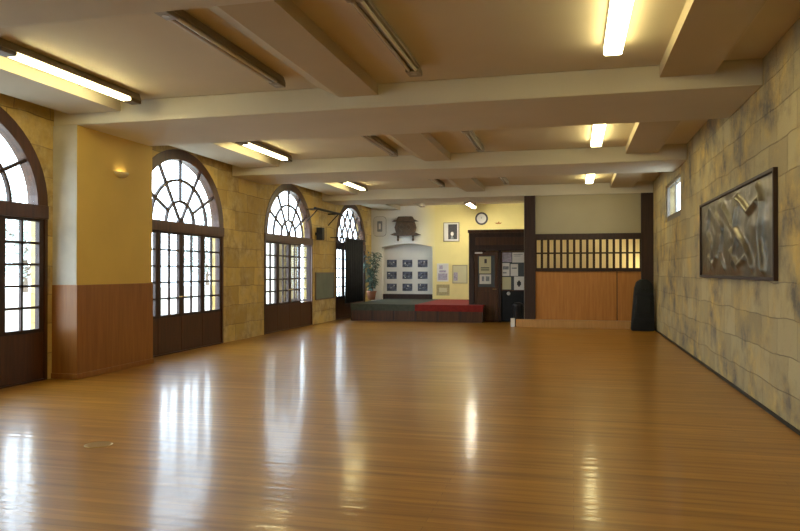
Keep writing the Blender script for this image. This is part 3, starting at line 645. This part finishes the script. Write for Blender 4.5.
# sconce on pilaster
a = at(120, 178, X=PX)
r = thing('wall_sconce', 'small lit half bowl sconce on the ochre pilaster', 'lamp', (PX*h+.001, a.y, a.z))
m = MB(); seg = 14; rings = []
for (rad, z) in ((.02, 0), (.09, .02), (.135, .055), (.15, .085), (.138, .085), (.085, .035), (.015, .02)):
    rings.append([m.bm.verts.new((.8*rad*math.sin(PI*k_/seg), rad*math.cos(PI*k_/seg), z)) for k_ in range(seg+1)])
for i in range(len(rings)-1):
    for k_ in range(seg): m.bm.faces.new((rings[i][k_], rings[i][k_+1], rings[i+1][k_+1], rings[i+1][k_]))
m.build('bowl', 'sconce', r, smooth=True)
MB().tube([(.045, -.06, .06), (.045, .06, .06)], .022, 10).build('bulb', 'bulb', r)
box(0, .012, -.05, .05, .01, .075).build('back_plate', 'brass', r)

# floor plate
a = Vector(((87+112)/2, 0, 0)); xt = (99-400)/700; zc = 700/(444.5-271); px_ = xt*zc
fx = px_*math.cos(YAW)-zc*math.sin(YAW); fy = zc*math.cos(YAW)+px_*math.sin(YAW)
o = MB().lathe([(.12, 0.001), (.12, .004), (.11, .006), (.001, .006)], 28).build('floor_plate', 'brass', loc=(fx*h, fy*h, 0)); tag(o, 'small round pale plate set in the floor near the ochre pilaster', 'plate')

# ------------------------------------------------------------------ fluorescent lamps
def lamp(x, y0, y1, H, wd, lit, label, group, style='diffuser'):
    """batten lamp under the ceiling; H height of its underside above the eye"""
    L_ = (y1-y0)*h; zt_ = (HC-1-H)*h
    r = thing('ceiling_lamp', label, 'lamp', (x*h, (y0+y1)/2*h, (1+H)*h), 0, group); W = wd*h/2
    if style == 'diffuser':
        box(-W*1.02, W*1.02, -L_/2, L_/2, .075, zt_).build('housing', 'grey', r, bevel=.004)
        MB().prism([(-W, .0745), (-W, .012), (-W*.8, 0), (W*.8, 0), (W, .012), (W, .0745)], 'Y', -L_/2+.02, L_/2-.02).build('diffuser', 'lamp' if lit else 'glasst', r)
    else:
        m = MB().prism([(-W*.6, zt_), (-W, .05), (-W, .045), (W, .045), (W, .05), (W*.6, zt_)], 'Y', -L_/2, L_/2); m.build('housing', 'grey', r, bevel=.003)
        ec = .22
        for s_ in (-.5, .5):
            MB().tube([(s_*W, -L_/2+ec, .022), (s_*W, L_/2-ec, .022)], .019, 10).build('tube', 'lampl' if lit else 'glasst', r, smooth=False)
        for e in (-L_/2, L_/2-ec): box(-W, W, e, e+ec, 0, .045).build('end_cap', 'greyd' if lit else 'grey', r, bevel=.01)
        if not lit:
            for e in (-L_/2+.06, L_/2-ec+.06): MB().lathe([(.001, -.006), (.035, -.004), (.035, .0), (.001, .0)], 14).build('lens', 'glasst', r, loc=(0, e+.05, 0))
    return r
GL, GR, GD = 'lit tubes above the arched windows', 'lit lamps along the right half of the ceiling', 'dead tubes along the middle of the ceiling'
lamp(.265, 3.4, 4.98, 1.47, .12, True, 'nearest lit white ceiling lamp, cut by the top edge', GR)
lamp(.265, 7.2, 8.6, 1.47, .12, True, 'lit white ceiling lamp in the second bay, beyond the nearest beam', GR)
lamp(.265, 10.75, 12.2, 1.47, .12, True, 'small farthest lit white ceiling lamp before the partition', GR)
lamp(.265, -.6, 1.0, 1.47, .12, True, 'unseen lit lamp added over the near end of the hall', GR)  # row carried on out of view, added to light the foreground
lamp(-3.72, 3.85, 5.40, 1.46, .10, True, 'lit tube lamp at the upper left above the nearest window', GL, 'tubes')
lamp(-3.70, 7.3, 8.75, 1.46, .10, True, 'lit tube lamp above the window beyond the pilaster', GL, 'tubes')
lamp(-3.70, 10.95, 12.3, 1.46, .10, True, 'small lit tube lamp above the third window', GL, 'tubes')
lamp(-3.72, -.4, 1.4, 1.46, .10, True, 'unseen tube lamp added above the window beside the camera', GL, 'tubes')  # added behind the view, extends the tube row to light the near floor
r = lamp(-2.15, 14.4, 15.7, 1.40, .09, True, 'lit tube lamp over the stage near the clock', 'lamp over the stage', 'tubes')
M['lamps'] = emit('bright_lit_tube', (1.0, .92, .70, 1), 60.0)
for c_ in r.children:
    if c_.name.startswith('tube'): c_.data.materials[0] = M['lamps']
lamp(-2.27, 3.50, 5.2, 1.465, .085, False, 'unlit grey tube lamp nearest the camera, left of the slim beam', GD, 'tubes')
lamp(-2.22, 7.1, 8.7, 1.465, .085, False, 'unlit tube lamp left of the slim beam in the second bay', GD, 'tubes')
lamp(-2.22, 10.9, 12.1, 1.465, .085, False, 'unlit tube lamp left of the slim beam in the third bay', GD, 'tubes')
lamp(-1.15, 3.50, 5.15, 1.465, .10, False, 'unlit tube lamp nearest the camera, right of the slim beam', GD, 'tubes')
lamp(-1.10, 7.3, 8.6, 1.465, .085, False, 'unlit tube lamp right of the slim beam in the second bay', GD, 'tubes')
lamp(-1.10, 10.9, 12.0, 1.465, .085, False, 'unlit tube lamp right of the slim beam in the third bay', GD, 'tubes')
lamp(-3.3, 14.3, 15.5, 1.44, .11, False, 'unlit tube lamp over the stage above the carved ornament', 'dead tube over the stage', 'tubes')

# ------------------------------------------------------------------ outside the windows
struct(box(-60, XL*h-.55, -25, 60, -.5, -.3).build('ground', 'gravel'), 'pale gravel courtyard outside the arched windows', 'ground')
struct(box(XR*h+.5, 30, -10, 45, -.5, -.3).build('ground', 'gravel'), 'pale ground beyond the right stone wall', 'ground')
o = box(-16, -15.6, -8, 34, -.3, .9).build('parapet_wall', 'palestone'); tag(o, 'low pale courtyard wall outside the arched windows', 'wall')
bl = thing('building', 'pale building across the courtyard seen through the windows', 'building', (-34, 14, -.3))
box(-6, 0, -14, 10, 0, 7).build('wall', 'facade', bl)
for i in range(5):
    for z in (1.2, 4.4): f = box(-.02, .06, -12+4.5*i, -10.6+4.5*i, z, z+1.7).build('window', 'facade', bl); box(.061, .07, -11.9+4.5*i, -10.7+4.5*i, z+.1, z+1.6).build('pane', 'pane', f)
MB().prism([(-6.4, 7), (.4, 7), (-3, 9)], 'Y', -14.3, 10.3).build('roof', 'clay', bl)
tl = ['young tree outside the nearest window', 'young tree outside the window beyond the pilaster', 'leafy tree outside the third window', 'leafy tree outside the farthest window']
for i, (x, y, s_) in enumerate([(-18, 10.5, 1.0), (-19, 21, 1.15), (-18, 32, 1.2), (-22, 43, 1.3)]):
    r = thing('tree', tl[i], 'tree', (x, y, -.3), 0, 'trees across the courtyard'); rr = random.Random(20+i)
    m = MB(); m.tube([(0, 0, 0), (.05, 0, 1.2), (-.05, .1, 2.4), (0, 0, 3.6)], [.14, .11, .08, .03], 8)
    for q in range(6):
        aa = q*1.05; z = 1.5+q*.3; m.tube([(0, 0, z), (math.cos(aa)*.5, math.sin(aa)*.5, z+.5), (math.cos(aa)*.9, math.sin(aa)*.9, z+.9)], [.05, .03, .012], 6)
    m.build('trunk', 'bark', r); lf = MB()
    for q in range(1500):
        v = Vector((rr.gauss(0, 1), rr.gauss(0, 1), rr.gauss(0, 1))).normalized()*(rr.random()**.4); P = Vector((v.x*1.4, v.y*1.6, 2.7+v.z*1.4))*s_
        D = Vector((rr.uniform(-1, 1), rr.uniform(-1, 1), rr.uniform(-1, 1))).normalized()*.11; E = D.orthogonal().normalized()*.06
        lf.bm.faces.new([lf.bm.verts.new(t_) for t_ in (P-D, P+E, P+D, P-E)])
    lf.build('crown', 'leafo', r)
# stone pier outside the third window
o = box(XL*h-1.35, XL*h-.75, (centres[2]+.62)*h, (centres[2]+1.5)*h, -.3, 2.4).build('garden_pier', 'palestone'); tag(o, 'pale stone pier outside the open casement of the third window', 'pier')
